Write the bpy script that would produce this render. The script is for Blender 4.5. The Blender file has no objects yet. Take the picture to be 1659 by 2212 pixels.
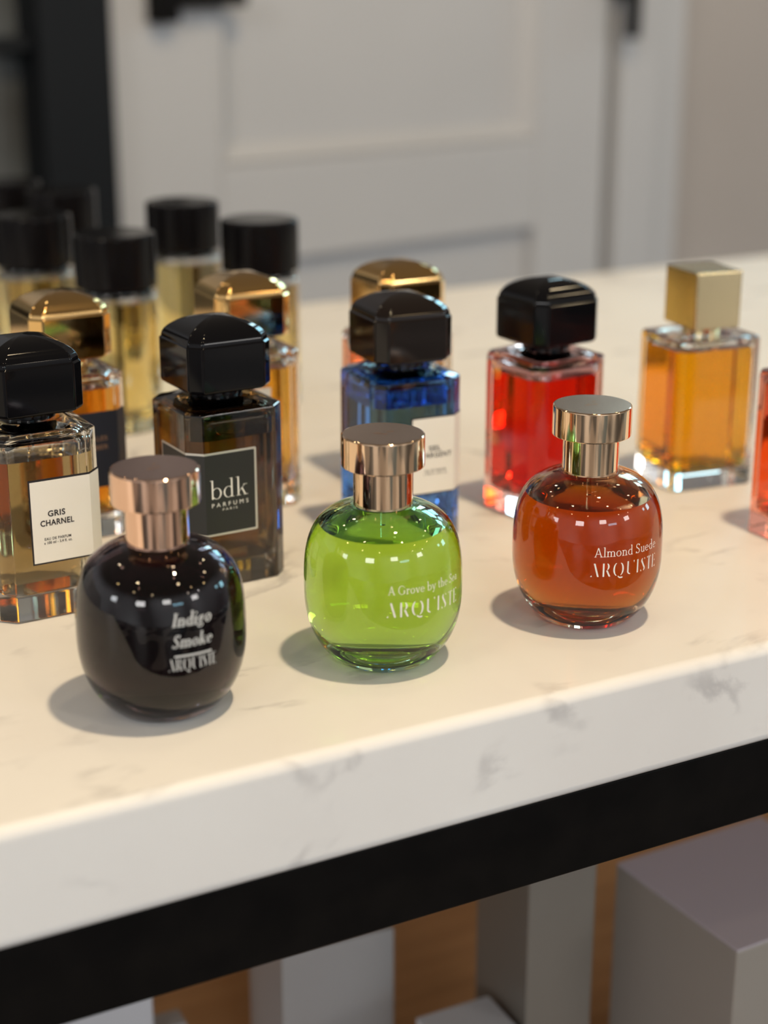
import bpy, math, random
from mathutils import Vector, Matrix
from math import pi, sin, cos, radians, sqrt

scene = bpy.context.scene
COL = scene.collection
random.seed(4)

# ------------------------------------------------------------------ camera
PITCH = radians(18.43)
CAM_H = 0.298
cam_d = bpy.data.cameras.new('camera')
cam = bpy.data.objects.new('camera', cam_d)
COL.objects.link(cam)
cam.location = (0, 0, CAM_H)
cam.rotation_euler = (pi / 2 - PITCH, 0, 0)
cam_d.sensor_fit = 'VERTICAL'
cam_d.sensor_height = 36.0
cam_d.lens = 36.0 * 3600 / 2212
cam_d.clip_start = 0.02
cam_d.dof.use_dof = True
cam_d.dof.focus_distance = 0.755
cam_d.dof.aperture_fstop = 4.5
cam_d.dof.aperture_blades = 0
scene.camera = cam

# ------------------------------------------------------------------ view
vs = scene.view_settings
vs.view_transform = 'Standard'
vs.look = 'None'
vs.gamma = 1.0
vs.exposure = 0.0
try:
    vs.use_curve_mapping = False
except Exception:
    pass
cy = scene.cycles
cy.max_bounces = 22
cy.transmission_bounces = 20
cy.glossy_bounces = 8
cy.diffuse_bounces = 4
cy.caustics_reflective = True
cy.caustics_refractive = True
cy.blur_glossy = 0.3
cy.sample_clamp_indirect = 6.0
cy.use_denoising = True

# ------------------------------------------------------------------ world: the rest of the shop
world = bpy.data.worlds.new('shop_surroundings')
scene.world = world
world.use_nodes = True
wt = world.node_tree
wt.nodes.clear()


def wn(t, **kw):
    n = wt.nodes.new(t)
    for k, v in kw.items():
        setattr(n, k, v)
    return n


def wmath(op, a, b=None, c=None):
    n = wn('ShaderNodeMath', operation=op)
    for i, v in enumerate((a, b, c)):
        if v is None:
            continue
        if isinstance(v, (int, float)):
            n.inputs[i].default_value = v
        else:
            wt.links.new(v, n.inputs[i])
    return n.outputs[0]


def wmix(fac, a, b):
    n = wn('ShaderNodeMix', data_type='RGBA')
    for s, v in ((n.inputs[0], fac), (n.inputs[6], a), (n.inputs[7], b)):
        if isinstance(v, (int, float)):
            s.default_value = v
        elif isinstance(v, tuple):
            s.default_value = (*v, 1)
        else:
            wt.links.new(v, s)
    return n.outputs[2]


tc = wn('ShaderNodeTexCoord')
sep = wn('ShaderNodeSeparateXYZ')
wt.links.new(tc.outputs['Generated'], sep.inputs[0])
wx, wy, wz = sep.outputs
az = wmath('ARCTAN2', wx, wy)                      # 0 = +Y, clockwise
el = wmath('ARCSINE', wz)
nz = wn('ShaderNodeTexNoise')
cmb = wn('ShaderNodeCombineXYZ')
wt.links.new(wmath('MULTIPLY', wx, 3.2), cmb.inputs[0])
wt.links.new(wmath('MULTIPLY', wy, 3.2), cmb.inputs[1])
wt.links.new(wmath('MULTIPLY', wz, 1.1), cmb.inputs[2])
wt.links.new(cmb.outputs[0], nz.inputs['Vector'])
nz.inputs['Scale'].default_value = 0.75
nz.inputs['Detail'].default_value = 0.0
band = wmath('MULTIPLY_ADD', nz.outputs[0], 3.0, -0.95)
bn = wn('ShaderNodeClamp')
wt.links.new(band, bn.inputs[0])
walls = wmix(bn.outputs[0], (0.22, 0.21, 0.21), (0.78, 0.78, 0.80))   # dark shelving / pale walls
side = wmath('MULTIPLY_ADD', wy, -0.36, 0.76)                            # the far side of the shop is dimmer
walls = wmix(side, (0.0, 0.0, 0.0), walls)
ceil_f = wn('ShaderNodeMapRange', interpolation_type='SMOOTHSTEP')
wt.links.new(el, ceil_f.inputs[0])
ceil_f.inputs[1].default_value = radians(17)
ceil_f.inputs[2].default_value = radians(34)
base = wmix(ceil_f.outputs[0], walls, (0.11, 0.092, 0.075))            # dim ceiling


def patch(col, az0, el0, w, hgt, rgb, k):
    """bright rectangle far off: cyan ones are screens or windows, neutral ones added light"""
    d = wmath('SUBTRACT', az, radians(az0))
    da = wmath('ABSOLUTE', wmath('ARCTAN2', wmath('SINE', d), wmath('COSINE', d)))
    de = wmath('ABSOLUTE', wmath('SUBTRACT', el, radians(el0)))
    m = wmath('MULTIPLY', wmath('LESS_THAN', da, radians(w / 2)), wmath('LESS_THAN', de, radians(hgt / 2)))
    return wmix(m, col, tuple(c * k for c in rgb))


sky = base
sky = patch(sky, 163, 20, 11, 7, (1.0, 0.97, 0.93), 12)  # this and the next three: light added to brighten the table front, no known source
sky = patch(sky, -160, 17, 13, 8, (1.0, 0.98, 0.96), 12)
sky = patch(sky, 122, 18, 9, 7, (1.0, 0.97, 0.93), 12)
sky = patch(sky, -120, 15, 9, 7, (0.95, 0.98, 1.0), 10)
sky = patch(sky, 72, 12, 7, 7, (0.45, 0.85, 1.0), 9)
sky = patch(sky, 83, 15, 4, 4, (0.45, 0.85, 1.0), 9)
sky = patch(sky, 148, 14, 14, 3.4, (0.45, 0.8, 1.0), 7)
sky = patch(sky, 22, 20, 9, 7, (0.42, 0.82, 1.0), 8)
sky = patch(sky, 12, 23, 4, 7, (0.6, 0.9, 1.0), 8)
sky = patch(sky, 32, 18, 5, 6, (0.42, 0.82, 1.0), 8)
bg = wn('ShaderNodeBackground')
wt.links.new(sky, bg.inputs[0])
bg.inputs[1].default_value = 1.2
wo = wn('ShaderNodeOutputWorld')
wt.links.new(bg.outputs[0], wo.inputs[0])

# ------------------------------------------------------------------ ceiling spotlights
WARM = (1.0, 0.77, 0.48)
for (x, y, z, e, rad, c) in (
        (0.42, 0.48, 1.9, 96.0, 0.050, WARM),
        (0.22, 1.06, 1.9, 5.0, 0.050, WARM),
        (-0.92, -0.38, 1.9, 9.0, 0.055, WARM),
        (0.98, -0.46, 1.9, 9.0, 0.055, WARM),
        (1.75, 1.20, 1.9, 5.0, 0.055, WARM),
        (-2.2, -0.2, 1.9, 6.0, 0.060, (1.0, 0.66, 0.30)),
        (-1.3, 1.6, 1.9, 4.0, 0.055, (1.0, 0.8, 0.55)),
        (2.6, -1.6, 1.9, 4.0, 0.060, (1.0, 0.85, 0.65)),
        (-0.3, -2.2, 1.9, 3.0, 0.060, (1.0, 0.8, 0.5)),
        (2.9, 0.3, 1.9, 5.0, 0.060, (1.0, 0.7, 0.36)),
        (-0.7, 2.1, 1.9, 4.0, 0.050, (1.0, 0.85, 0.6)),
        (1.0, 2.2, 1.9, 4.0, 0.050, (1.0, 0.8, 0.5)),
        (-1.6, -1.6, 1.9, 4.0, 0.060, (1.0, 0.75, 0.42)),
        (3.6, -0.9, 1.9, 5.0, 0.060, (0.95, 0.9, 0.85)),
        (2.1, -0.6, 1.9, 3.0, 0.055, (1.0, 0.7, 0.36))):
    ld = bpy.data.lights.new('ceiling_spotlight', 'POINT')
    ld.energy = e
    ld.color = c
    ld.shadow_soft_size = rad
    lo = bpy.data.objects.new('ceiling_spotlight', ld)
    lo.location = (x, y, z)
    COL.objects.link(lo)


# ------------------------------------------------------------------ materials
def mat(name, base=(0.8, 0.8, 0.8), rough=0.5, metal=0.0, **kw):
    m = bpy.data.materials.new(name)
    m.use_nodes = True
    b = m.node_tree.nodes['Principled BSDF']
    b.inputs['Base Color'].default_value = (*base, 1)
    b.inputs['Roughness'].default_value = rough
    b.inputs['Metallic'].default_value = metal
    for k, v in kw.items():
        b.inputs[k.replace('_', ' ')].default_value = v
    return m


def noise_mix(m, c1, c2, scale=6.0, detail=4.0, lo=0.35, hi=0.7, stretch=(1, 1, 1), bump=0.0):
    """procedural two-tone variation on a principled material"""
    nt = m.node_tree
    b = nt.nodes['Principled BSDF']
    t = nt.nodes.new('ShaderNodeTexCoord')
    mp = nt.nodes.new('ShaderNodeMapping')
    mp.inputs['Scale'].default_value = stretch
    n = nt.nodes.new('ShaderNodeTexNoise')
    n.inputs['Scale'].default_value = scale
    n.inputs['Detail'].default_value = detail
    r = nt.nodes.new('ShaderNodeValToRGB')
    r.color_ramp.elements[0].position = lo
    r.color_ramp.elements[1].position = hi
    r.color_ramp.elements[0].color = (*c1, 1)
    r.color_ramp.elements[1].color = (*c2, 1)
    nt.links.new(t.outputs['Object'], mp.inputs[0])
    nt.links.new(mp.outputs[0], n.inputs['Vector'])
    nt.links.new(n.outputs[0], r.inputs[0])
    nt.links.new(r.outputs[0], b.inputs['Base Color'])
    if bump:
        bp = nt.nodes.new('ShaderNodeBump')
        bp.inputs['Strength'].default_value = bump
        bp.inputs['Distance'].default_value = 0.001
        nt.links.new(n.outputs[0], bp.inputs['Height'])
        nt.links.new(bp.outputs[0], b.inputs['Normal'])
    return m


def marble():
    m = mat('white_marble', (0.84, 0.83, 0.81), 0.42)
    nt = m.node_tree
    b = nt.nodes['Principled BSDF']
    L = nt.links.new
    t = nt.nodes.new('ShaderNodeTexCoord')
    big = nt.nodes.new('ShaderNodeTexNoise')
    big.inputs['Scale'].default_value = 5.0
    big.inputs['Detail'].default_value = 5.0
    L(t.outputs['Object'], big.inputs['Vector'])
    soft = nt.nodes.new('ShaderNodeValToRGB')
    soft.color_ramp.elements[0].position = 0.32
    soft.color_ramp.elements[0].color = (0.80, 0.785, 0.77, 1)
    soft.color_ramp.elements[1].position = 0.62
    soft.color_ramp.elements[1].color = (0.87, 0.865, 0.85, 1)
    L(big.outputs[0], soft.inputs[0])
    # thin broken veins: distance of a warped noise to its mid value, gated by another noise
    mp = nt.nodes.new('ShaderNodeMapping')
    mp.inputs['Scale'].default_value = (1.0, 2.2, 1.3)
    mp.inputs['Rotation'].default_value = (0.3, 0.2, -0.5)
    L(t.outputs['Object'], mp.inputs[0])
    v = nt.nodes.new('ShaderNodeTexNoise')
    v.inputs['Scale'].default_value = 9.0
    v.inputs['Detail'].default_value = 6.0
    v.inputs['Distortion'].default_value = 0.35
    L(mp.outputs[0], v.inputs['Vector'])
    s1 = nt.nodes.new('ShaderNodeMath')
    s1.operation = 'SUBTRACT'
    s1.inputs[1].default_value = 0.5
    L(v.outputs[0], s1.inputs[0])
    s2 = nt.nodes.new('ShaderNodeMath')
    s2.operation = 'ABSOLUTE'
    L(s1.outputs[0], s2.inputs[0])
    r1 = nt.nodes.new('ShaderNodeMapRange')
    r1.interpolation_type = 'SMOOTHSTEP'
    r1.inputs[1].default_value = 0.0
    r1.inputs[2].default_value = 0.038
    r1.inputs[3].default_value = 1.0
    r1.inputs[4].default_value = 0.0
    L(s2.outputs[0], r1.inputs[0])
    g = nt.nodes.new('ShaderNodeTexNoise')
    g.inputs['Scale'].default_value = 17.0
    g.inputs['Detail'].default_value = 3.0
    L(t.outputs['Object'], g.inputs['Vector'])
    r2 = nt.nodes.new('ShaderNodeMapRange')
    r2.interpolation_type = 'SMOOTHSTEP'
    r2.inputs[1].default_value = 0.50
    r2.inputs[2].default_value = 0.68
    L(g.outputs[0], r2.inputs[0])
    mu = nt.nodes.new('ShaderNodeMath')
    mu.operation = 'MULTIPLY'
    L(r1.outputs[0], mu.inputs[0])
    L(r2.outputs[0], mu.inputs[1])
    mu2 = nt.nodes.new('ShaderNodeMath')
    mu2.operation = 'MULTIPLY'
    mu2.inputs[1].default_value = 0.55
    L(mu.outputs[0], mu2.inputs[0])
    mx = nt.nodes.new('ShaderNodeMix')
    mx.data_type = 'RGBA'
    L(mu2.outputs[0], mx.inputs[0])
    L(soft.outputs[0], mx.inputs[6])
    mx.inputs[7].default_value = (0.40, 0.39, 0.40, 1)
    L(mx.outputs[2], b.inputs['Base Color'])
    b.inputs['Specular IOR Level'].default_value = 0.22
    return m


def glass_mat(name, tint=(0.99, 0.99, 0.985), ior=1.5):
    """clear or tinted glass: light is tinted where it passes through, not where it is mirrored"""
    m = bpy.data.materials.new(name)
    m.use_nodes = True
    nt = m.node_tree
    nt.nodes.clear()
    fr = nt.nodes.new('ShaderNodeFresnel')
    fr.inputs['IOR'].default_value = ior
    rf = nt.nodes.new('ShaderNodeBsdfRefraction')
    rf.inputs['Color'].default_value = (*tint, 1)
    rf.inputs['Roughness'].default_value = 0.0
    rf.inputs['IOR'].default_value = ior
    gl = nt.nodes.new('ShaderNodeBsdfAnisotropic')
    gl.inputs['Color'].default_value = (1, 1, 1, 1)
    gl.inputs['Roughness'].default_value = 0.0
    mx = nt.nodes.new('ShaderNodeMixShader')
    nt.links.new(fr.outputs[0], mx.inputs[0])
    nt.links.new(rf.outputs[0], mx.inputs[1])
    nt.links.new(gl.outputs[0], mx.inputs[2])
    o = nt.nodes.new('ShaderNodeOutputMaterial')
    nt.links.new(mx.outputs[0], o.inputs[0])
    return m


def liquid_mat(name, T, path):
    """perfume: refracts against the glass wall or the air (face attribute 'ior'), absorbs with depth.
    T = transmittance over the given path length in metres"""
    m = bpy.data.materials.new(name)
    m.use_nodes = True
    nt = m.node_tree
    nt.nodes.clear()
    g = nt.nodes.new('ShaderNodeBsdfGlass')
    g.inputs['Color'].default_value = (1, 1, 1, 1)
    g.inputs['Roughness'].default_value = 0.0
    a = nt.nodes.new('ShaderNodeAttribute')
    a.attribute_name = 'ior'
    nt.links.new(a.outputs['Fac'], g.inputs['IOR'])
    o = nt.nodes.new('ShaderNodeOutputMaterial')
    nt.links.new(g.outputs[0], o.inputs[0])
    sg = [-math.log(max(t, 1e-4)) / path for t in T]
    d = max(sg) * 1.0001
    v = nt.nodes.new('ShaderNodeVolumeAbsorption')
    v.inputs['Color'].default_value = (*[1 - s / d for s in sg], 1)
    v.inputs['Density'].default_value = d
    nt.links.new(v.outputs[0], o.inputs['Volume'])
    return m


M_MARBLE = marble()
M_BLACKSTEEL = noise_mix(mat('black_powder_coated_steel', (0.012, 0.011, 0.011), 0.5, Specular_IOR_Level=0.07), (0.004, 0.0037, 0.0037), (0.0068, 0.006, 0.0056), 40, 4)
M_WALL = noise_mix(mat('grey_painted_panelling', (0.5, 0.48, 0.47), 0.42), (0.435, 0.44, 0.452), (0.46, 0.465, 0.477), 3)
M_WALLDK = noise_mix(mat('taupe_painted_wall', (0.33, 0.30, 0.28), 0.55), (0.36, 0.325, 0.30), (0.39, 0.352, 0.325), 2.5)
M_DARKPOST = mat('dark_blue_black_frame', (0.009, 0.0105, 0.0125), 0.45, Specular_IOR_Level=0.12)
M_DARKGLASS = noise_mix(mat('dim_cabinet_backing', (0.06, 0.065, 0.065), 0.35), (0.045, 0.045, 0.042), (0.10, 0.11, 0.115), 2.2, 2, 0.35, 0.65, (1, 1, 3))
M_FLOOR = noise_mix(mat('floor_zoned_for_reflections', (0.2, 0.17, 0.15), 0.45), (0.015, 0.012, 0.012), (0.46, 0.40, 0.37), 1.0, 0.0, 0.485, 0.515)  # dark and pale zones invented to put stripes into the metal caps' reflections
M_TAN = noise_mix(mat('tan_oak_board', (0.34, 0.2, 0.09), 0.5), (0.62, 0.39, 0.18), (0.72, 0.47, 0.23), 9, 4, 0.35, 0.68, (1, 1, 9))
M_BROWN = noise_mix(mat('brown_oak_shelf', (0.2, 0.1, 0.045), 0.45), (0.36, 0.19, 0.085), (0.45, 0.25, 0.115), 9, 4, 0.35, 0.68, (1, 8, 1))
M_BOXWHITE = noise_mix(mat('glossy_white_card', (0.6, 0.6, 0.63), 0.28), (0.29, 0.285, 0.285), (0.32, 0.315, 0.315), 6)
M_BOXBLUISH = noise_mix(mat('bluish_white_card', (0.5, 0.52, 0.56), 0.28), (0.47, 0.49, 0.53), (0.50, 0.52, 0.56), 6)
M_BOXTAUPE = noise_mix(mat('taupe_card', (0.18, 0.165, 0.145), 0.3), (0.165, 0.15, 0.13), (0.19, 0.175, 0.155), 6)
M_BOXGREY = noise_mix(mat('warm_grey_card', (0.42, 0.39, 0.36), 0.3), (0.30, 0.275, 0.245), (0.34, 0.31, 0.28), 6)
M_BOXLITTOP = mat('lit_top_card', (0.50, 0.46, 0.53), 0.12)  # lavender light on the carton's glossy top, put into the flap's colour
M_BLACKGLOSS = mat('glossy_black_lacquer', (0.004, 0.004, 0.005), 0.06, Specular_IOR_Level=0.2)
M_BLACKBROWN = mat('glossy_brown_black_lacquer', (0.010, 0.007, 0.006), 0.08, Specular_IOR_Level=0.38)
M_BLACKSATIN = mat('satin_black_plastic', (0.005, 0.0045, 0.005), 0.13, Specular_IOR_Level=0.10)
M_GOLD = mat('polished_yellow_gold', (0.86, 0.55, 0.22), 0.08, 1.0)
M_PALEGOLD = mat('pale_brushed_gold', (0.86, 0.71, 0.42), 0.14, 1.0)
M_ROSE = mat('rose_gold_metal', (0.86, 0.57, 0.41), 0.07, 1.0)
M_CHAMP = mat('champagne_gold_metal', (0.90, 0.65, 0.43), 0.06, 1.0)
M_ROSETOP = mat('satin_rose_gold', (0.64, 0.45, 0.385), 0.26, 1.0)
M_CHAMPTOP = mat('satin_champagne_gold', (0.72, 0.52, 0.38), 0.24, 1.0)
M_ENGRAVE = mat('bright_engraving', (0.95, 0.62, 0.34), 0.18, 1.0)
M_WHITE = mat('white_print', (0.84, 0.82, 0.76), 0.5)
M_GREYPRINT = mat('pale_grey_print', (0.62, 0.63, 0.62), 0.5)
M_SILVER = mat('silver_foil', (0.62, 0.61, 0.57), 0.35, 0.55)
M_LABELWHITE = noise_mix(mat('cream_white_label_paper', (0.82, 0.78, 0.70), 0.5), (0.80, 0.77, 0.70), (0.83, 0.80, 0.735), 30)
M_LABELBLACK = mat('charcoal_label_paper', (0.014, 0.015, 0.015), 0.45)
M_LABELNAVY = mat('navy_label_paper', (0.012, 0.015, 0.028), 0.5)
M_INK = mat('black_ink', (0.012, 0.009, 0.012), 0.5)
M_COPPERINK = mat('faint_copper_print', (0.28, 0.16, 0.10), 0.4)
M_TUBE = glass_mat('clear_plastic_tube', (0.93, 0.93, 0.92), 1.12)
M_DARKTUBE = mat('dark_dip_tube', (0.05, 0.045, 0.03), 0.4)

G_CLEAR = glass_mat('clear_glass', (0.985, 0.985, 0.975))
G_GREEN = glass_mat('pale_green_glass', (0.74, 0.94, 0.78))
G_AMBER = glass_mat('pale_amber_glass', (0.88, 0.73, 0.61))
G_PURPLE = glass_mat('smoky_purple_glass', (0.50, 0.43, 0.46))
G_SMOKE = glass_mat('smoked_grey_glass', (0.39, 0.355, 0.31))
G_BLUE = glass_mat('blue_glass', (0.29, 0.53, 0.92))
G_PINK = glass_mat('pink_tinted_glass', (0.98, 0.84, 0.82))
G_REDORANGE = glass_mat('red_orange_tinted_glass', (0.97, 0.62, 0.52))


# ------------------------------------------------------------------ mesh helpers
class MB:
    def __init__(self):
        self.v = []
        self.f = []
        self.m = []          # material slot per face
        self.a = []          # 'ior' value per face

    def quad(self, *ids, m=0, a=0.0):
        self.f.append(tuple(ids))
        self.m.append(m)
        self.a.append(a)

    def ring(self, pts):
        i0 = len(self.v)
        self.v += [tuple(p) for p in pts]
        return list(range(i0, i0 + len(pts)))

    def loft(self, rings, cap0=True, cap1=True, m=0, a=0.0, flip=False, a1=None, m1=None):
        """rings bottom to top, counter-clockwise: faces point outwards (inwards with flip)"""
        R = [self.ring(r) for r in rings]
        n = len(R[0])
        for p, q in zip(R, R[1:]):
            for i in range(n):
                j = (i + 1) % n
                ids = (p[i], p[j], q[j], q[i])
                self.quad(*(ids[::-1] if flip else ids), m=m, a=a)
        if cap0:
            self.quad(*(R[0] if flip else R[0][::-1]), m=m, a=a)
        if cap1:
            self.quad(*(R[-1][::-1] if flip else R[-1]), m=m if m1 is None else m1, a=a if a1 is None else a1)
        return R

    def box(self, x0, x1, y0, y1, z0, z1, bev=0.0, m=0):
        if bev <= 0:
            self.loft([[(x0, y0, z), (x1, y0, z), (x1, y1, z), (x0, y1, z)] for z in (z0, z1)], m=m)
            return
        cx_, cy_ = (x0 + x1) / 2, (y0 + y1) / 2
        hx, hy = (x1 - x0) / 2, (y1 - y0) / 2
        rs = []
        for k in range(4):
            t = k / 3 * pi / 2
            ins = bev * (1 - sin(t))
            rs.append((ins, z0 + bev * (1 - cos(t))))
        rs += [(i, z0 + z1 - z) for i, z in rs[::-1]]
        self.loft([[(cx_ + p[0], cy_ + p[1], z) for p in rrect(hx - i, hy - i, max(bev - i, bev * .15))] for i, z in rs], m=m)

    def tube(self, pts, r, n=10, m=0):
        for p, q in zip(pts, pts[1:]):
            p, q = Vector(p), Vector(q)
            d = (q - p).normalized()
            s = d.orthogonal().normalized()
            t = d.cross(s)
            self.loft([[c + (s * cos(2 * pi * i / n) + t * sin(2 * pi * i / n)) * r for i in range(n)] for c in (p, q)], m=m)

    def build(self, name, mats, parent=None, loc=None, rotz=0.0, smooth=True, angle=32, label=None, attr=False):
        me = bpy.data.meshes.new(name)
        me.from_pydata(self.v, [], self.f)
        for mm in (mats if isinstance(mats, (list, tuple)) else [mats]):
            me.materials.append(mm)
        me.polygons.foreach_set('material_index', self.m)
        if attr:
            at = me.attributes.new('ior', 'FLOAT', 'FACE')
            at.data.foreach_set('value', self.a)
        if smooth:
            me.polygons.foreach_set('use_smooth', [True] * len(me.polygons))
            me.update()
            me.set_sharp_from_angle(angle=radians(angle))
        me.update()
        o = bpy.data.objects.new(name, me)
        COL.objects.link(o)
        if smooth and angle < 45:
            wnm = o.modifiers.new('flat_faces_stay_flat', 'WEIGHTED_NORMAL')
            wnm.keep_sharp = True
            wnm.weight = 90
        if parent is not None:
            o.parent = parent
        if loc is not None:
            o.location = loc
            o.rotation_euler = (0, 0, rotz)
        if label:
            o['label'] = label
        return o


def circ(r, z, n=72):
    return [(r * cos(2 * pi * i / n), r * sin(2 * pi * i / n), z) for i in range(n)]


def rrect(hx, hy, r, k=5):
    pts = []
    for (sx, sy, a0) in ((1, -1, -90), (1, 1, 0), (-1, 1, 90), (-1, -1, 180)):
        for i in range(k):
            a = radians(a0 + 90 * i / (k - 1))
            pts.append((sx * (hx - r) + r * cos(a), sy * (hy - r) + r * sin(a)))
    return pts


def octo(a, e, r=0.0008, k=4):
    """octagon: square of half-side a with corners cut by e, every corner softened by r"""
    b = a - e
    C = [(b, -a), (a, -b), (a, b), (b, a), (-b, a), (-a, b), (-a, -b), (-b, -a)]
    pts = []
    for i in range(8):
        p0, p, p1 = (Vector(C[(i + d) % 8]) for d in (-1, 0, 1))
        u, w = (p0 - p).normalized(), (p1 - p).normalized()
        rr = min(r, (p0 - p).length * .4, (p1 - p).length * .4)
        A, B = p + u * rr, p + w * rr
        for j in range(k):
            t = j / (k - 1)
            q = A * (1 - t) ** 2 + p * 2 * t * (1 - t) + B * t * t
            pts.append((q.x, q.y))
    return pts


def octz(a, e, z, r=0.0008):
    return [(x, y, z) for x, y in octo(a, e, r)]


def thing(name, label, cat, loc, rotz=0.0, group=None):
    o = bpy.data.objects.new(name, None)
    o.empty_display_size = 0.02
    COL.objects.link(o)
    o.location = loc
    o.rotation_euler = (0, 0, rotz)
    o['label'] = label
    o['category'] = cat
    if group:
        o['group'] = group
    return o


def structure(o):
    o['kind'] = 'structure'
    return o


# ------------------------------------------------------------------ lettering
# serif glyphs are drawn as stems, hairlines and arcs in a unit where the capitals are 1 high
def bar(x0, y0, x1, y1, w):
    return [[(x0 - w / 2, y0), (x0 + w / 2, y0), (x1 + w / 2, y1), (x1 - w / 2, y1)]]


def hb(x0, x1, y, h):
    n = max(1, int((x1 - x0) / 0.25))
    return [[(x0 + (x1 - x0) * i / n, y - h / 2), (x0 + (x1 - x0) * (i + 1) / n, y - h / 2),
             (x0 + (x1 - x0) * (i + 1) / n, y + h / 2), (x0 + (x1 - x0) * i / n, y + h / 2)] for i in range(n)]


def arc(cx, cy_, rx, ry, a0, a1, T, t, n=16):
    out = []
    P = []
    for i in range(n + 1):
        a = radians(a0 + (a1 - a0) * i / n)
        P.append(((cx + rx * cos(a), cy_ + ry * sin(a)), (cx + (rx - T) * cos(a), cy_ + (ry - t) * sin(a))))
    for (o0, i0), (o1, i1) in zip(P, P[1:]):
        out.append([i0, o0, o1, i1])
    return out


def serif_glyph(ch, T, t):
    X = 0.60                                            # x-height
    s = 0.085                                           # half serif
    def stem(x, y0, y1, foot=True, head=False):
        g = bar(x, y0, x, y1, T)
        if foot:
            g += hb(x - T / 2 - s, x + T / 2 + s, y0 + t / 2, t)
        if head == 'l':
            g += hb(x - T / 2 - s, x, y1 - t / 2, t)
        elif head:
            g += hb(x - T / 2 - s, x + T / 2 + s, y1 - t / 2, t)
        return g
    if ch == ' ':
        return [], 0.26
    if ch == 'A':
        return bar(.10, 0, .40, 1, t * 1.4) + bar(.72, 0, .40, 1, T) + hb(.20, .60, .33, t) + hb(0, .22, t / 2, t) + hb(.58, .86, t / 2, t), .88
    if ch == 'G':
        return arc(.42, .5, .42, .52, 52, 330, T, t) + bar(.74, .10, .74, .42, T) + hb(.58, .86, .42, t) + bar(.76, .70, .76, .90, t), .92
    if ch == 'S':
        return (arc(.29, .755, .23, .26, 15, 245, T * .9, t) + arc(.29, .265, .25, .28, -160, 68, T * .9, t)
                + bar(.17, .66, .44, .36, T * 1.1) + bar(.06, .0, .05, .22, t) + bar(.50, .78, .50, 1.0, t)), .62
    if ch == 'I':
        return stem(.18, 0, 1, True, True), .38
    if ch == 'l':
        return stem(.14, 0, 1.05, True, 'l'), .29
    if ch == 'i':
        return stem(.14, 0, X, True, 'l') + arc(.14, .84, .075, .08, 0, 360, .074, .079, 10), .29
    if ch in 'mnhru':
        if ch == 'h':
            g = stem(.14, 0, 1.05, True, 'l')
        elif ch == 'u':
            return (bar(.14, .16, .14, X, T) + arc(.30, .17, .16 + T / 2, .19, 180, 330, T, t) + stem(.48, 0, X, False, 'l')
                    + hb(.02, .14, X - t / 2, t) + hb(.48, .60, t / 2, t)), .63
        else:
            g = stem(.14, 0, X, True, 'l')
        if ch == 'r':
            return g + arc(.29, .43, .15, .18, 30, 160, T * .7, t * 1.6) + arc(.40, .52, .055, .06, 0, 360, .054, .059, 8), .47
        g += arc(.31, .40, .17 + T / 2, .21, 0, 150, T, t * 1.2) + stem(.48, 0, .40)
        if ch in 'nh':
            return g, .64
        g += arc(.65, .40, .17 + T / 2, .21, 0, 150, T, t * 1.2) + stem(.82, 0, .40)
        return g, .97
    if ch == 'o':
        return arc(.30, .30, .28, .315, 0, 360, T, t, 24), .62
    if ch == 'e':
        return arc(.29, .30, .27, .315, 0, 320, T, t, 22) + hb(.05, .55, .33, t), .60
    if ch == 'd':
        return arc(.29, .30, .27, .315, 40, 320, T, t, 20) + stem(.47, 0, 1.05, False, 'l') + hb(.47, .60, t / 2, t), .63
    if ch == 'b':
        return arc(.36, .30, .27, .315, -140, 140, T, t, 20) + stem(.14, 0, 1.05, False, 'l'), .66
    if ch == 'a':
        return (arc(.24, .17, .20, .19, 50, 310, T * .9, t) + bar(.42, 0, .42, .42, T) + arc(.27, .42, .15 + T / 2, .19, 0, 155, T, t)
                + hb(.42, .54, t / 2, t) + bar(.30, .33, .42, .37, t)), .56
    if ch == 'v':
        return bar(.09, X, .30, 0, T) + bar(.51, X, .30, 0, t * 1.4) + hb(0, .22, X - t / 2, t) + hb(.42, .60, X - t / 2, t), .60
    if ch == 'y':
        return (bar(.09, X, .30, 0, T) + bar(.52, X, .22, -.28, t * 1.4) + hb(0, .22, X - t / 2, t) + hb(.42, .61, X - t / 2, t)
                + arc(.16, -.25, .07, .06, 0, 360, .069, .059, 8)), .61
    if ch == 't':
        return bar(.15, .10, .15, .82, T) + arc(.27, .11, .12 + T / 2, .125, 180, 320, T, t) + hb(.02, .34, X - t / 2, t), .40
    if ch == 'k':
        return (stem(.14, 0, 1.05, True, 'l') + bar(.20, .24, .50, X, t * 1.3) + bar(.33, .40, .52, 0, T) + hb(.40, .62, X - t / 2, t)
                + hb(.42, .66, t / 2, t)), .66
    if ch == 'g':
        return (arc(.27, .38, .20, .22, 0, 360, T * .85, t, 18) + arc(.27, -.10, .25, .17, 0, 360, T * .6, t * 1.5, 20)
                + bar(.15, .17, .14, .06, T * .6) + arc(.50, .55, .06, .06, 0, 360, .059, .059, 8) + hb(.40, .50, .53, t)), .60
    return [], .3


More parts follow.
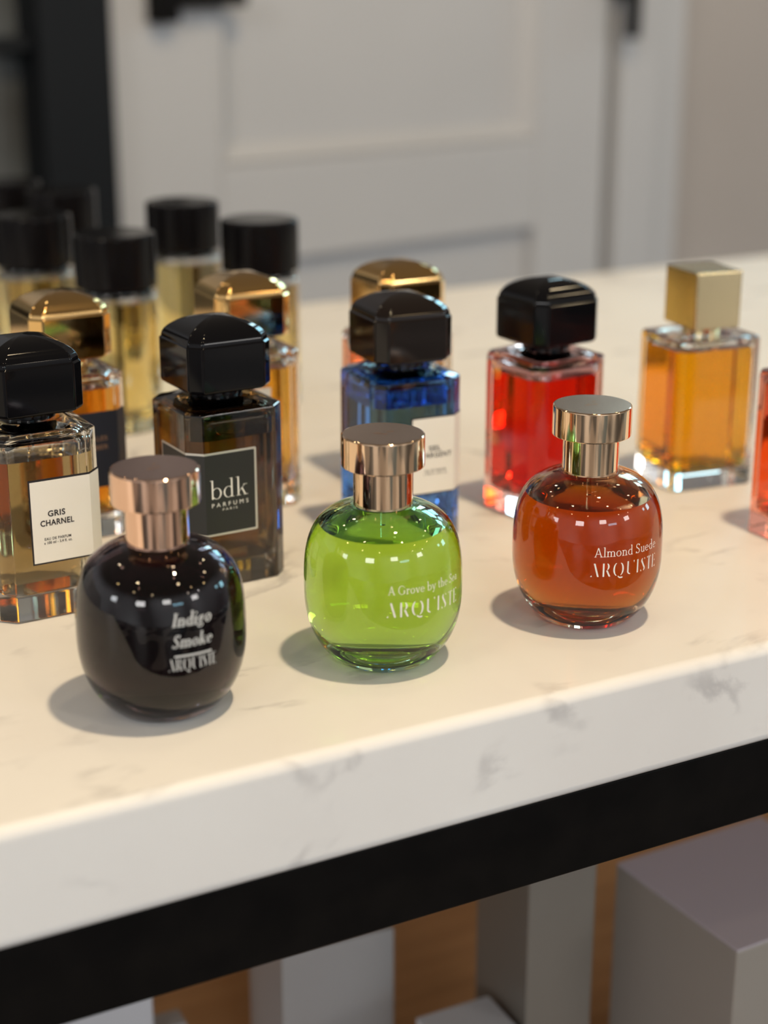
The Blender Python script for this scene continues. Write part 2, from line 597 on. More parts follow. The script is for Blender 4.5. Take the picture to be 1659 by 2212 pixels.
def stencil_glyph(ch, T, t):
    """the cut capitals: heavy stems with the hairlines left out"""
    if ch == 'A':
        return bar(.30, 1, .58, 0, T * 1.05) + [[(-.02, 0), (.12, 0), (.10, .13)]], .78
    if ch == 'R':
        return bar(.10, 0, .10, 1, T) + arc(.34, .75, .22, .26, -75, 72, T, t * 1.5) + bar(.36, .47, .58, 0, T * 1.05), .74
    if ch == 'Q':
        return (arc(.38, .5, .38, .52, 112, 250, T * 1.05, t) + arc(.50, .5, .38, .52, -68, 66, T * 1.05, t)
                + arc(.66, .06, .30, .26, 195, 300, t * 2, .11)), 1.02
    if ch == 'U':
        return bar(.10, .20, .10, 1, T) + arc(.36, .24, .26 + T / 2, .25, 180, 262, T, .07) + [[(.60, 1), (.70, 1), (.66, .82)]], .80
    if ch == 'I':
        return bar(.10, 0, .10, 1, T), .28
    if ch == 'S':
        return (bar(.12, .80, .42, .26, T * 1.25) + arc(.27, .80, .20, .21, 118, 196, T, t) + arc(.27, .24, .22, .25, -62, 22, T, t)
                + [[(.02, .02), (.13, .02), (.03, .20)]] + [[(.38, .98), (.48, .98), (.47, .82)]]), .58
    if ch == 'T':
        return bar(.28, 0, .28, 1, T) + [[(.03, 1), (.14, 1), (.05, .84)]] + [[(.42, 1), (.53, 1), (.51, .84)]], .58
    if ch == 'E':
        return (bar(.10, 0, .10, 1, T) + [[(.30, 1), (.44, 1), (.43, .86)]] + [[(.30, .5), (.38, .58), (.38, .42)]]
                + [[(.30, 0), (.46, 0), (.45, .16)]]), .52
    return [], .3


def serif_line(text, fn, T, t, height, width=None, slant=0.0, track=0.04):
    polys = []
    x = 0
    for ch in text:
        g, adv = fn(ch, T, t)
        for p in g:
            polys.append([(x + px + py * slant, py) for px, py in p])
        x += adv + track
    w = x - track
    sx = (width / w) if width else height
    return [[(px * sx, py * height) for px, py in p] for p in polys], w * sx


def sans_polys(text, height, width=None, bold=0.0, track=1.0):
    """sans serif lettering from Blender's built-in typeface; returns verts, faces, width"""
    cu = bpy.data.curves.new('tmp_text', 'FONT')
    cu.body = text
    cu.size = 1.0
    cu.offset = bold
    cu.space_character = track
    cu.resolution_u = 3
    ob = bpy.data.objects.new('tmp_text', cu)
    COL.objects.link(ob)
    dg = bpy.context.evaluated_depsgraph_get()
    me = bpy.data.meshes.new_from_object(ob.evaluated_get(dg))
    V = [(v.co.x, v.co.y) for v in me.vertices]
    F = [tuple(p.vertices) for p in me.polygons]
    bpy.data.objects.remove(ob)
    bpy.data.meshes.remove(me)
    bpy.data.curves.remove(cu)
    x0, x1 = min(v[0] for v in V), max(v[0] for v in V)
    cap = 0.70
    s = height / cap
    sx = s if width is None else width / (x1 - x0)
    return [((x - x0) * sx, y * s) for x, y in V], F, (x1 - x0) * sx


# ------------------------------------------------------------------ BUILDING SHELL
YT = radians(28.5)                                     # how the table is turned
YW = radians(38.0)                                     # how the wall behind is turned
WALL_O = Vector((-0.0003, 2.429, 0))                   # a point of the door face
FLOOR_Z = -0.93


def wallbox(name, u0, u1, z0, z1, d0, d1, m, bev=0.0, parent=None):
    """box on the wall: u along it, d = depth behind (+) or in front (-) of the door face"""
    mb = MB()
    mb.box(u0, u1, d0, d1, z0, z1, bev)
    return mb.build(name, m, parent, None if parent else WALL_O, YW)


fl = MB()
fl.box(-6, 6, -5, 7, FLOOR_Z - 0.05, FLOOR_Z)
structure(fl.build('floor', M_FLOOR, smooth=False))
structure(wallbox('wall_back', -4.0, 0.655, FLOOR_Z, 0.5, 0.075, 0.16, M_WALL))
structure(wallbox('wall_right', 0.655, 4.5, FLOOR_Z, 0.5, 0.10, 0.18, M_WALLDK))
# panelled door: stiles, rails and a sunk panel with a sloping moulding
door = structure(wallbox('door_1', -0.29, 0.33, 0.005, 0.41, 0.022, 0.07, M_WALL))
for nm, u0, u1, z0, z1 in (('stile', -0.436, -0.275, FLOOR_Z + .02, 0.5), ('stile', 0.300, 0.447, FLOOR_Z + .02, 0.5),
                           ('rail', -0.275, 0.300, -0.105, 0.030), ('rail', -0.275, 0.300, 0.39, 0.5)):
    w = wallbox(nm, u0, u1, z0, z1, 0.0, 0.07, M_WALL, 0.004)
    w.parent = door
    w.matrix_parent_inverse = Matrix.Identity(4)
    w.location = (0, 0, 0)
    w.rotation_euler = (0, 0, 0)
lowp = MB()
lowp.box(-0.275, 0.300, 0.022, 0.07, FLOOR_Z + .02, -0.105)
lowp.build('lower_panel', M_WALL, door)
mo = MB()                                              # moulding of the sunk panel
for (a, b) in (((-0.275, 0.030), (0.300, 0.030)), ((0.300, 0.030), (0.300, 0.39)), ((-0.275, 0.39), (-0.275, 0.030))):
    du, dz = b[0] - a[0], b[1] - a[1]
    l = sqrt(du * du + dz * dz)
    nu, nz_ = -dz / l, du / l
    pr = [(0.0, 0.004), (0.006, 0.0), (0.016, 0.010), (0.028, 0.0215)]
    for p, q in zip(pr, pr[1:]):
        i = mo.ring([(a[0] + nu * p[0], p[1], a[1] + nz_ * p[0]), (b[0] + nu * p[0], p[1], b[1] + nz_ * p[0]),
                     (b[0] + nu * q[0], q[1], b[1] + nz_ * q[0]), (a[0] + nu * q[0], q[1], a[1] + nz_ * q[0])])
        mo.quad(*i)
mo.build('panel_moulding', M_WALL, door)
# jamb and casing to the right of the door, shadow gap between
structure(wallbox('trim_1', 0.472, 0.560, FLOOR_Z, 0.5, -0.004, 0.075, M_WALL, 0.004))
structure(wallbox('trim_2', 0.560, 0.655, FLOOR_Z, 0.5, 0.030, 0.12, M_WALL, 0.004))
structure(wallbox('baseboard_back', -0.44, 0.56, FLOOR_Z, FLOOR_Z + .12, -0.02, 0.0, M_WALL, 0.004))

# black cup pull at the door's upper left, long bar pull by the gap
pull = thing('door_pull', 'black angled pull near the top of the grey panelled door', 'door handle', WALL_O + Vector((0, 0, 0)), YW)
mb = MB()
mb.box(-0.381, -0.347, -0.030, 0.0, 0.219, 0.30, 0.003)
mb.build('mounting_post', M_BLACKSTEEL, pull)
mb = MB()
mb.box(-0.347, -0.245, -0.030, -0.012, 0.2375, 0.262, 0.003)
mb.build('grip', M_BLACKSTEEL, pull)
bar_h = thing('bar_pull', 'dark vertical bar pull beside the narrow gap right of the door', 'door handle', WALL_O.copy(), YW)
mb = MB()
mb.box(0.449, 0.471, -0.045, -0.030, 0.178, 0.45, 0.003)
mb.build('grip', M_BLACKSTEEL, bar_h)
mb = MB()
mb.box(0.455, 0.465, -0.032, 0.005, 0.24, 0.26, 0.002)
mb.build('standoff', M_BLACKSTEEL, bar_h)
mb = MB()
mb.box(0.455, 0.465, -0.032, 0.005, 0.40, 0.42, 0.002)
mb.build('standoff', M_BLACKSTEEL, bar_h)

# dark framed display cabinet at the left end of the wall
cab = thing('display_cabinet', 'dark framed tall display cabinet at the left, beside the grey panelling', 'cabinet', WALL_O.copy(), YW)
mb = MB()
mb.box(-0.545, -0.446, -0.03, 0.075, FLOOR_Z, 0.55, 0.004)
mb.build('upright', M_DARKPOST, cab)
mb = MB()
mb.box(-1.45, -1.35, -0.03, 0.075, FLOOR_Z, 0.55, 0.004)
mb.build('upright', M_DARKPOST, cab)
mb = MB()
mb.box(-1.35, -0.545, 0.03, 0.07, FLOOR_Z, 0.55)
mb.build('back_panel', M_DARKGLASS, cab)
for z in (-0.02, 0.19):
    mb = MB()
    mb.box(-1.35, -0.545, -0.01, 0.03, z, z + 0.016, 0.002)
    mb.build('shelf', M_DARKPOST, cab)

# ------------------------------------------------------------------ DISPLAY TABLE
nrm = Vector((sin(YT), -cos(YT), 0))
tdir = Vector((cos(YT), sin(YT), 0))
T0 = Vector((0.0, 0.6107, 0)) + nrm * 0.0035           # a point of the front face
table = thing('display_table', 'display table with thick white marble top on a black steel frame', 'table',
              (T0.x, T0.y, FLOOR_Z), YT)
DEP = 0.815
X0, X1 = -0.72, 1.05
ZT = -FLOOR_Z                                          # table top height in the table's own frame
mb = MB()
mb.box(X0, X1, 0, DEP, ZT - 0.0505, ZT, 0.0055)
mb.build('marble_top', M_MARBLE, table)
for (x0, x1, y0, y1) in ((X0 + .005, X1 - .005, 0.004, 0.030), (X0 + .005, X1 - .005, DEP - .030, DEP - .004),
                         (X0 + .005, X0 + .031, .030, DEP - .030), (X1 - .031, X1 - .005, .030, DEP - .030)):
    mb = MB()
    mb.box(x0, x1, y0, y1, ZT - 0.0915, ZT - 0.0505, 0.0015)
    mb.build('frame_rail', M_BLACKSTEEL, table)
for x in (X0 + .005, X1 - .035):
    for y in (0.004, DEP - .034):
        mb = MB()
        mb.box(x, x + .03, y, y + .03, 0, ZT - 0.0915, 0.0015)
        mb.build('leg', M_BLACKSTEEL, table)
SHELF_Z = -0.40
mb = MB()
mb.box(X0 + .01, X1 - .01, 0.03, DEP - .035, ZT + SHELF_Z - 0.025, ZT + SHELF_Z, 0.002)
mb.build('lower_shelf', M_BROWN, table)
mb = MB()
mb.box(X0 + .036, X1 - .036, 0.46, 0.475, ZT + SHELF_Z, ZT - 0.0915, 0.001)
mb.build('back_board', M_TAN, table)


# ------------------------------------------------------------------ cartons on the lower shelf
def carton(label, corner, yaw, w, d, z1, m, lidgap=True, msg=None):
    """corner = near left corner (x, y); w along yaw, d backwards"""
    t = thing('perfume_carton', label, 'box', (corner[0], corner[1], SHELF_Z), yaw, 'cartons on the lower shelf')
    H = z1 - SHELF_Z
    lid = 0.0012
    mb = MB()
    mb.box(0, w, 0, d, 0, H - lid, 0.001)
    mb.build('carton_body', m, t)
    mb = MB()
    mb.box(0.0002, w - 0.0002, 0, d, H - lid, H, 0.0005)
    mb.build('top_flap', m if msg is None else msg, t)
    return t


ya = radians(30)
carton('large glossy pale carton nearest the right end of the lower shelf', (0.194, 0.792), radians(30), 0.115, 0.108, -0.22, M_BOXGREY, msg=M_BOXLITTOP)
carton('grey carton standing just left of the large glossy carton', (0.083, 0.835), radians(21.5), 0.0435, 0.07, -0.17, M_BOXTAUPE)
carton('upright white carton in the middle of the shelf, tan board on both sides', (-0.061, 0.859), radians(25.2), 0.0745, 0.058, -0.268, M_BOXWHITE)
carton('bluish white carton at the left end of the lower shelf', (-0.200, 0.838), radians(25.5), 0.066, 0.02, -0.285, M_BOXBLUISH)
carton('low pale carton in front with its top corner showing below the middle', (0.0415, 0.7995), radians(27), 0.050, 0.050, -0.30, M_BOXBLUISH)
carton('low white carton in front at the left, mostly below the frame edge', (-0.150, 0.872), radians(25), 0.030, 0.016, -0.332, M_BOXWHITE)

# ------------------------------------------------------------------ ROUND PERFUME BOTTLES
ZM, A1, N1, A2, N2, RB = .0342, .0396, 2.27, .0385, 3.17, .0351
NECK_Z = 0.0722


def rprof(z):
    if z < ZM:
        q, n = ((ZM - z) / A1) ** N1, N1
    else:
        q, n = ((z - ZM) / A2) ** N2, N2
    return RB * max(0.0, 1 - q) ** (1 / n)


def on_round(u, z, off, yaw):
    """u = arc length along the belly, z = height"""
    a = yaw + u / RB
    r = rprof(z) + off
    return (r * sin(a), -r * cos(a), z)


def round_bottle(label, x, y, gmat, lmat, capm, topm, level, text, text_label, mark_rot, tube=True):
    t = thing('perfume_bottle', label, 'perfume bottle', (x, y, 0), 0.0, 'round bottles along the front edge')
    # glass: outside skin
    mb = MB()
    rings = [circ(0.0150, 0.0012), circ(0.0172, 0.0002), circ(0.0190, 0.0), circ(rprof(0.0006) + .0002, 0.0007)]
    zs = [0.0016 + (0.0718 - 0.0016) * (0.5 - 0.5 * cos(pi * i / 44)) for i in range(45)]
    rings += [circ(rprof(z), z) for z in zs if rprof(z) > 0.0125]
    rings += [circ(0.0118, 0.0722), circ(0.0105, 0.0726)]
    mb.loft(rings)
    # cavity
    wl, zb, zt = 0.0034, 0.0064, 0.0690
    zc, hu, hd = 0.0365, zt - 0.0365, 0.0365 - zb

    def cav(z):
        if z > zc:
            q, n = ((z - zc) / hu) ** 3.0, 3.0
        else:
            q, n = ((zc - z) / hd) ** 2.15, 2.15
        return max((RB - wl) * max(0.0, 1 - q) ** (1 / n), 0.0004)
    up = [level + (zt - level) * sin(pi / 2 * i / 16) for i in range(17)]
    mb.loft([circ(cav(z), z) for z in up], cap0=False, cap1=True, flip=True)
    mb.build('glass_body', gmat, t, angle=50)
    lo = MB()
    dn = [level - (level - zb) * sin(pi / 2 * i / 24) for i in range(24, -1, -1)]
    lo.loft([circ(cav(z), z) for z in dn], a=1.36 / 1.5, a1=1.36)
    lo.build('liquid', lmat, t, angle=50, attr=True)
    if tube:
        tb = MB()
        tb.loft([circ(0.0011, z, 12) for z in (level + 0.0005, 0.0688)])
        tb.build('dip_tube', M_TUBE, t)
    # metal collar and cap
    cb = MB()
    cb.loft([circ(r, z) for r, z in ((0.0112, 0.0716), (0.0126, 0.0716), (0.0130, 0.0720), (0.0130, 0.0900))])
    cb.build('collar', capm, t)
    cp = MB()
    R = 0.01815
    rr = [(0.0120, .0893), (R - .0006, .0893), (R - .0001, .0896), (R, .0900), (R, .1026), (R - .0001, .1031), (R - .0004, .1034), (R - .0007, .1035)]
    cp.loft([circ(r, z, 96) for r, z in rr], cap1=False)
    cap = cp.build('cap', capm, t)
    tp = MB()
    tp.loft([circ(R - .0007, .1035, 96), circ(R - .0030, .10352, 96), circ(0.0005, .10352, 96)], cap0=False)
    tp.build('cap_top', topm, cap)
    # small engraved monogram on the cap top
    em = MB()
    ca, sa = cos(mark_rot), sin(mark_rot)
    for p in ([(-.0046, .0004), (-.0040, -.0002), (.0012, -.0016), (.0012, -.0009)], [(-.0046, .0004), (-.0012, .0012), (-.0014, .0006)],
              [(.0016, .0024), (.0046, .0030), (.0046, .0037), (.0016, .0030)], [(.0012, -.0016), (.0022, -.0012), (.0016, -.0004)]):
        i = em.ring([(a * ca - b * sa, a * sa + b * ca, .10362) for a, b in p])
        em.quad(*i)
    em.build('monogram', M_ENGRAVE, cap, smooth=False)
    # printed lettering, wrapped round the belly
    tx = MB()
    for polys, u0, z0, yaw in text:
        for p in polys:
            i = tx.ring([on_round(u0 + a, z0 + b, 0.00012, yaw) for a, b in p])
            tx.quad(*i)
    tx.build('lettering', text_label[1], t, smooth=False, label=text_label[0])
    return t


D2U = radians(1) * RB
g1, w1 = serif_line('A Grove by the Sea', serif_glyph, .105, .05, .0039, 61.5 * D2U)
g2, w2 = serif_line('ARQUISTE', stencil_glyph, .13, .03, .0066, 62.5 * D2U, track=.12)
round_bottle('round glass bottle of bright green perfume, the middle one of the front row', -0.0004, 0.6908, G_GREEN,
             liquid_mat('green_perfume', (0.70, 0.73, 0.085), 0.062), M_CHAMP, M_CHAMPTOP, 0.0615,
             [(g1, 3.5 * D2U, .0424, 0), (g2, 2.4 * D2U, .0322, 0)], ('white lettering', M_WHITE), 0.0)
g1, w1 = serif_line('Almond Suede', serif_glyph, .105, .055, .0044, 56.5 * D2U)
g2, w2 = serif_line('ARQUISTE', stencil_glyph, .13, .03, .0064, 59.5 * D2U, track=.12)
round_bottle('round glass bottle of orange brown perfume, the rear right one of the front row', 0.0956, 0.7402, G_AMBER,
             liquid_mat('orange_brown_perfume', (0.46, 0.082, 0.0006), 0.062), M_CHAMP, M_CHAMPTOP, 0.0600,
             [(g1, -1.5 * D2U, .0415, 0), (g2, -4.0 * D2U, .0321, 0)], ('white lettering', M_WHITE), 0.6)
g1, w1 = serif_line('Indigo', serif_glyph, .17, .05, .0054, 28 * D2U, slant=.25)
g2, w2 = serif_line('Smoke', serif_glyph, .17, .05, .0054, 28 * D2U, slant=.25)
g4, w4 = serif_line('ARQUISTE', stencil_glyph, .16, .04, .0052, 33.5 * D2U, track=.07)
g3 = [[(i * 26 * D2U / 8, 0), ((i + 1) * 26 * D2U / 8, 0), ((i + 1) * 26 * D2U / 8, .0008), (i * 26 * D2U / 8, .0008)] for i in range(8)]
round_bottle('round bottle of nearly black purple perfume, nearest the camera at left', -0.0922, 0.6405, G_PURPLE,
             liquid_mat('dark_purple_perfume', (0.012, 0.006, 0.009), 0.06), M_ROSE, M_ROSETOP, 0.0600,
             [(g1, 14.5 * D2U, .0478, 0), (g2, 14.0 * D2U, .0390, 0), (g3, 15.5 * D2U, .0350, 0), (g4, 11.5 * D2U, .0292, 0)],
             ('pale grey lettering', M_GREYPRINT), 1.0, tube=False)

# ------------------------------------------------------------------ FACETED SQUARE BOTTLES
S2, CE, HB = 0.02615, 0.0068, 0.0896                   # half side, corner cut, shoulder height
CA, CC, CZB, CZS, CZT = 0.0222, 0.0056, 0.0977, 0.1204, 0.1321


def perim(u, off):
    """u runs along the outside: 0 at the left end of the front face, positive to the right"""
    b = S2 - CE
    L, K = 2 * b, CE * sqrt(2)
    a = S2 + off
    k = off * math.tan(radians(22.5))
    C = [(-a, b + k), (-a, -b - k), (-b - k, -a), (b + k, -a), (a, -b - k), (a, b + k)]
    U = [-K - L, -K, 0, L, L + K, L + K + L]
    for i in range(5):
        if u <= U[i + 1] or i == 4:
            t = (u - U[i]) / (U[i + 1] - U[i])
            return (C[i][0] + (C[i + 1][0] - C[i][0]) * t, C[i][1] + (C[i + 1][1] - C[i][1]) * t)


def strip(mb, u0, u1, z0, z1, off, rc=0.0):
    """a label wrapped round the facets, optionally with rounded corners"""
    b = S2 - CE
    L, K = 2 * b, CE * sqrt(2)
    us = {u0, u1}
    for k in (-K, 0, L, L + K):
        if u0 < k < u1:
            us.add(k)
    if rc:
        for i in range(1, 5):
            us.add(u0 + rc * (1 - cos(pi / 2 * i / 4)))
            us.add(u1 - rc * (1 - cos(pi / 2 * i / 4)))
    us = sorted(us)

    def lim(u):
        if rc:
            d = min(u - u0, u1 - u)
            if d < rc:
                return rc - sqrt(max(0, rc * rc - (rc - d) ** 2))
        return 0.0
    for p, q in zip(us, us[1:]):
        A, B = perim(p, off), perim(q, off)
        la, lb = lim(p), lim(q)
        i = mb.ring([(A[0], A[1], z0 + la), (B[0], B[1], z0 + lb), (B[0], B[1], z1 - lb), (A[0], A[1], z1 - la)])
        mb.quad(*i)


def dome_cap(m, name='cap'):
    """square cap with cut corners whose four sides arch over into a soft cushion"""
    mb = MB()
    rg = [(CA - .0035, CC * .9, CZB - .0004), (CA - .0016, CC, CZB), (CA - .0005, CC, CZB + .0008), (CA, CC, CZB + .0020), (CA, CC, CZS)]
    n = 14
    a0 = CA - 0.0007
    rg.append((a0, CC, CZS + .0008))
    for i in range(1, n + 1):
        t = i / n * pi / 2
        a = max(a0 * cos(t) ** 1.08, 0.0006)
        rg.append((a, CC * a / CA, CZS + .0008 + (CZT - CZS - .0008) * sin(t) ** 1.0))
    mb.loft([octz(a, e, z, 0.0009 * min(1, a / CA)) for a, e, z in rg])
    return mb


def facet_bottle(label, x, y, yaw, gmat, lmat, level, capm, group='square bottles with cushion caps', footm=None, base=0.0115, wall=0.0047):
    t = thing('perfume_bottle', label, 'perfume bottle', (x, y, 0), yaw, group)
    mb = MB()
    rg = [(S2 - .0020, CE, .0004), (S2 - .0012, CE, 0.0), (S2 - .0004, CE, .0004), (S2, CE, .0014), (S2, CE, HB - .0014), (S2 - .0003, CE, HB - .0006),
          (S2 - .0012, CE, HB), (S2 - .0030, CE * .98, HB + .0004), (0.0150, 0.0062, HB + .0036)]
    mb.loft([octz(a, e, z, 0.0008) for a, e, z in rg])
    a = S2 - wall
    e = CE - wall * 0.45
    zt = HB - .0030

    def cz(z, a_=a, e_=e):
        return octz(a_, e_, z, 0.0022)
    mb.loft([cz(level), cz(zt - .004), cz(zt - .0015, a - .0008), cz(zt - .0003, a - .0025), cz(zt, a - .005)], cap0=False, flip=True)
    mb.build('glass_body', gmat, t)
    lo = MB()
    lo.loft([cz(base, a - .005), cz(base + .0003, a - .0025), cz(base + .0015, a - .0008), cz(base + .004), cz(level)], a=1.36 / 1.5, a1=1.36)
    lo.build('liquid', lmat, t, attr=True)
    tb = MB()
    tb.loft([circ(0.0016, z, 12) for z in (level + .0005, zt - .0002)])
    tb.build('dip_tube', M_TUBE, t)
    ft = MB()
    ft.loft([circ(r, z, 48) for r, z in ((.0118, HB + .0030), (.0132, HB + .0034), (.0134, HB + .0052), (.0128, CZB + .0002))])
    ft.build('collar', footm or capm, t)
    dome_cap(capm).build('cap', capm, t, angle=24)
    return t


def face_text(mb, spec, off):
    """sans text centred at (u, z) on the unrolled label"""
    for text, uc, z, h, w, bold, track in spec:
        V, F, wd = sans_polys(text, h, w, bold, track)
        i0 = len(mb.v)
        for a, b in V:
            p = perim(uc - wd / 2 + a, off)
            mb.v.append((p[0], p[1], z + b))
        for f in F:
            mb.quad(*[i0 + k for k in f])


BX = S2 - CE                                           # x on the front face = u - BX

# black label, smoked glass
t = facet_bottle('square smoked glass bottle with black cap and charcoal label edged in silver', -0.0835, 0.8036, 0.5381, G_SMOKE,
                 liquid_mat('brown_perfume', (0.72, 0.37, 0.08), 0.042), 0.0752, M_BLACKGLOSS)
lb = MB()
strip(lb, -0.0377, 0.0277, 0.0277, 0.0703, 0.00015, 0.0008)
lab = lb.build('label', M_SILVER, t, smooth=False)
lb = MB()
strip(lb, -0.0366, 0.0266, 0.0288, 0.0692, 0.00028, 0.0004)
lb.build('label_field', M_LABELBLACK, lab, smooth=False)
tx = MB()
g, w = serif_line('bdk', serif_glyph, .082, .024, .0092, 0.0203, track=.06)
for p in g:
    pts = []
    for a, b in p:
        q = perim(BX - .0170 + a, 0.0004)
        pts.append((q[0], q[1], .0468 + b))
    tx.quad(*tx.ring(pts))
face_text(tx, [('PARFUMS', BX - .0064, .0425, .0021, .0196, 0.0, 1.7), ('PARIS', BX - .0066, .0403, .0012, .0078, -0.005, 1.6)], 0.0004)
tx.build('lettering', M_WHITE, lab, smooth=False)

# cream label, clear glass, at the left edge
t = facet_bottle('clear square bottle with black cap and cream label, foremost at the left edge', -0.1681, 0.7590, 0.5256, G_CLEAR,
                 liquid_mat('pale_brown_perfume', (0.40, 0.30, 0.14), 0.042), 0.0775, M_BLACKGLOSS)
U0, U1 = BX - .0104, BX * 2 + CE * sqrt(2) + .029
lb = MB()
strip(lb, U0, U1, 0.0277, 0.0692, 0.00015)
lab = lb.build('label', M_INK, t, smooth=False)
lb = MB()
strip(lb, U0 + .0008, U1 - .0008, 0.0285, 0.0682, 0.00028)
lb.build('label_field', M_LABELWHITE, lab, smooth=False)
tx = MB()
face_text(tx, [('GRIS', BX + .0024, .0507, .0028, .0084, .024, 1.08), ('CHARNEL', BX + .0025, .0463, .0028, .0163, .024, 1.08),
               ('EAU DE PARFUM', BX + .0023, .0392, .0013, .0128, .016, 1.1), ('e 100 ml - 3,4 fl. oz.', BX + .0024, .0373, .0013, .0136, .016, 1.1)], 0.0004)
tx.build('lettering', M_INK, lab, smooth=False)

# blue bottle
t = facet_bottle('square deep blue glass bottle with brown black cap and cream label', 0.0084, 0.8637, 0.4276, G_BLUE,
                 liquid_mat('pale_blue_perfume', (0.86, 0.90, 0.90), 0.042), 0.0752, M_BLACKBROWN)
U0 = BX - .0048
lb = MB()
strip(lb, U0 - .0008, U1, 0.0275, 0.0700, 0.00015, 0.0006)
lab = lb.build('label', M_INK, t, smooth=False)
lb = MB()
strip(lb, U0, U1 - .0008, 0.0283, 0.0692, 0.00028, 0.0006)
lb.build('label_field', M_LABELWHITE, lab, smooth=False)
tx = MB()
face_text(tx, [('SEL', BX + .0081, .0513, .0027, .0068, .012, 1.08), ("D'ARGENT", BX + .0085, .0476, .0027, .0186, .012, 1.08),
               ('EAU DE PARFUM', BX + .0084, .0399, .0012, .0120, .006, 1.1), ('e 100 ml - 3,4 fl. oz.', BX + .0086, .0382, .0012, .0136, .006, 1.1)], 0.0004)
tx.build('lettering', M_INK, lab, smooth=False)

# red bottle
facet_bottle('square bottle of bright red perfume with a plain black cap', 0.0897, 0.9049, 0.586, G_PINK,
             liquid_mat('red_perfume', (0.66, 0.020, 0.006), 0.042), 0.0800, M_BLACKGLOSS)

# gold capped bottles behind
t = facet_bottle('gold capped square amber bottle with navy label, behind the leftmost cream label bottle', -0.1717, 0.8687, 0.5244, G_CLEAR,
                 liquid_mat('amber_perfume', (0.80, 0.27, 0.02), 0.042), 0.0815, M_GOLD)
U0 = BX - .0104
lb = MB()
strip(lb, U0, U1, 0.0287, 0.0703, 0.00015)
lab = lb.build('label', M_LABELNAVY, t, smooth=False)
tx = MB()
face_text(tx, [('LLES', BX + .0092, .0545, .0024, .0080, .010, 1.08), ('BER', BX + .0100, .0497, .0024, .0070, .010, 1.08)], 0.0003)
tx.build('lettering', M_COPPERINK, lab, smooth=False)

t = facet_bottle('gold capped square amber bottle directly behind the smoked glass bottle', -0.0800, 0.9220, 0.4731, G_CLEAR,
                 liquid_mat('honey_perfume', (0.88, 0.40, 0.04), 0.042), 0.0800, M_GOLD)
lb = MB()
strip(lb, -0.0377, 0.0250, 0.0277, 0.0708, 0.00015)
lb.build('label', M_LABELWHITE, t, smooth=False)

facet_bottle('gold capped square bottle almost hidden behind the blue bottle', 0.0078, 0.9622, 0.5249, G_CLEAR,
             liquid_mat('peach_perfume', (0.90, 0.50, 0.20), 0.042), 0.0800, M_GOLD)

# bottle cut by the right edge
facet_bottle('square bottle of orange red perfume cut off by the right edge', 0.2312, 0.8560, 0.50, G_REDORANGE,
             liquid_mat('orange_red_perfume', (0.90, 0.20, 0.03), 0.042), 0.0640, M_BLACKGLOSS)

# ------------------------------------------------------------------ RECTANGULAR AMBER BOTTLE
t = thing('perfume_bottle', 'flat rectangular bottle of golden amber perfume with square gold cap', 'perfume bottle', (0.1858, 0.9612, 0), 0.3814)
hx, hy, HR = .0282, .0240, .0890
mb = MB()
rg = [(.0016, .0004), (.0008, 0), (.0002, .0006), (0, .0016), (0, HR - .0020), (.0004, HR - .0008), (.0016, HR - .0001), (.0040, HR), (.0120, HR + .0004)]
mb.loft([[(x, y, z) for x, y in rrect(hx - i, hy - i, max(.0065 - i, .003), 8)] for i, z in rg])
cv = lambda i, z: [(x, y, z) for x, y in rrect(hx - .0034 - i, hy - .0034 - i, .0060, 8)]
LV = HR - .0062
mb.loft([cv(0, LV), cv(0, HR - .0046), cv(.0012, HR - .0035), cv(.005, HR - .0032)], cap0=False, flip=True)
mb.build('glass_body', G_CLEAR, t)
lo = MB()
lo.loft([cv(.005, .0098), cv(.0018, .0102), cv(.0004, .0115), cv(0, .014), cv(0, LV)], a=1.36 / 1.5, a1=1.36)
lo.build('liquid', liquid_mat('golden_amber_perfume', (0.86, 0.42, 0.003), 0.035), t, attr=True)
mb = MB()
mb.loft([circ(r, z, 48) for r, z in ((.0105, HR + .0002), (.0112, HR + .0006), (.0112, .0967))])
mb.build('collar', M_PALEGOLD, t)
mb = MB()
mb.box(-.0152, .0152, -.0170, .0170, .0940, .1273, .0009)
mb.build('cap', M_PALEGOLD, t)

# ------------------------------------------------------------------ CYLINDRICAL BOTTLES at the back left
L_STRAW = liquid_mat('straw_yellow_perfume', (0.86, 0.67, 0.24), 0.048)
protoparts = None


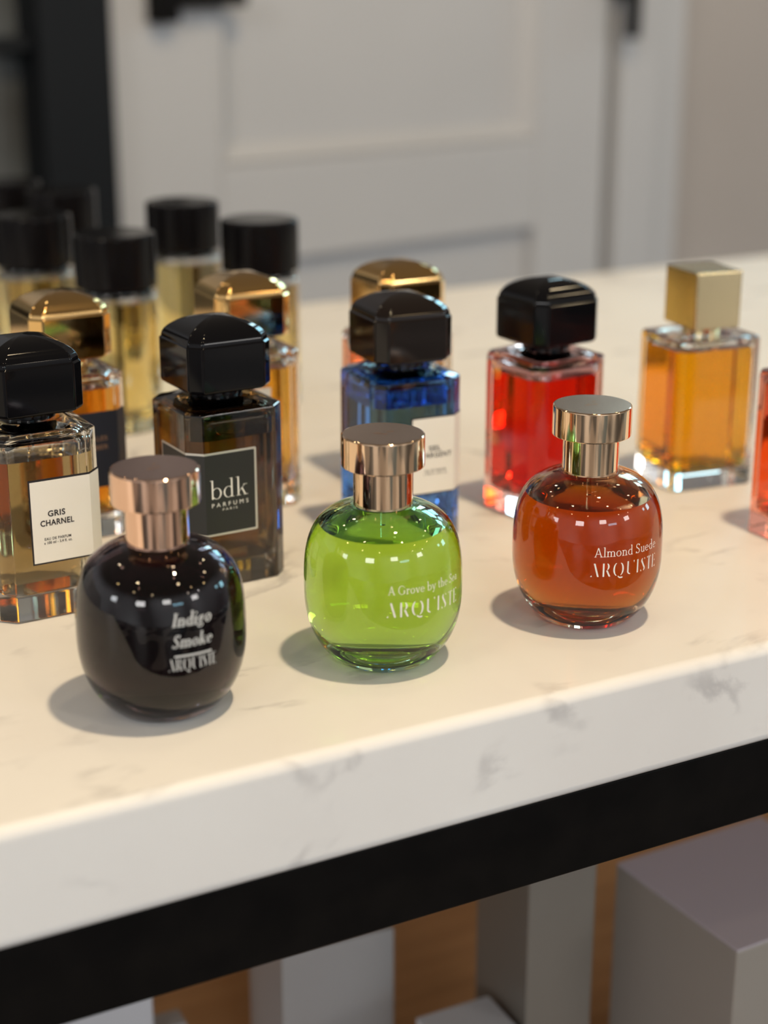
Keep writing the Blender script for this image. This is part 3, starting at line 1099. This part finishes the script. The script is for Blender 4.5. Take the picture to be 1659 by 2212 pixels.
def cylinder_proto():
    t = thing('perfume_bottle', '', 'perfume bottle', (0, 0, 0), 0.0, 'tall cylindrical bottles with black caps')
    R, HC = .0262, .0945
    mb = MB()
    rg = [(R - .0022, .0004), (R - .0014, 0), (R - .0004, .0005), (R, .0016), (R, HC - .003), (R - .0006, HC - .0012), (R - .0025, HC), (R - .010, HC + .0005)]
    mb.loft([circ(r, z) for r, z in rg])
    w = R - .0030
    LV = .0855
    mb.loft([circ(w, LV), circ(w, HC - .006), circ(w - .001, HC - .0042), circ(w - .004, HC - .0035)], cap0=False, flip=True)
    mb.build('glass_body', G_CLEAR, t)
    lo = MB()
    lo.loft([circ(w - .004, .0075), circ(w - .001, .0082), circ(w, .0105), circ(w, LV)], a=1.36 / 1.5, a1=1.36)
    lo.build('liquid', L_STRAW, t, attr=True)
    tb = MB()
    tb.loft([circ(.0014, z, 12) for z in (.012, LV - .0006)])
    tb.build('dip_tube', M_DARKTUBE, t)
    cp = MB()
    Rc = .0267
    cp.loft([circ(r, z, 96) for r, z in ((Rc - .004, .0950), (Rc - .0004, .0950), (Rc, .0955), (Rc, .1272), (Rc - .0005, .1284), (Rc - .0016, .1290), (Rc - .0030, .1291))])
    cp.build('cap', M_BLACKSATIN, t)
    return t


proto = cylinder_proto()
first = True
for (x, y, lab_) in ((-0.1745, 1.078, 'tall cylindrical bottle with black cap, nearest of its kind, behind the navy label bottle'),
                     (-0.0850, 1.140, 'tall cylindrical bottle with black cap, rightmost of its kind'),
                     (-0.1475, 1.225, 'tall cylindrical bottle with black cap standing highest, clear of its neighbours'),
                     (-0.2440, 1.160, 'tall cylindrical bottle with black cap, cut by the left edge'),
                     (-0.2480, 1.290, 'black capped cylindrical bottle in the dark, behind the one cut by the left edge'),
                     (-0.3020, 1.345, 'black capped cylindrical bottle deepest in the far left corner')):
    if first:
        o = proto
        first = False
    else:
        o = proto.copy()
        COL.objects.link(o)
        for ch in list(proto.children):
            c = ch.copy()
            COL.objects.link(c)
            c.parent = o
    o.location = (x, y, 0)
    o['label'] = lab_
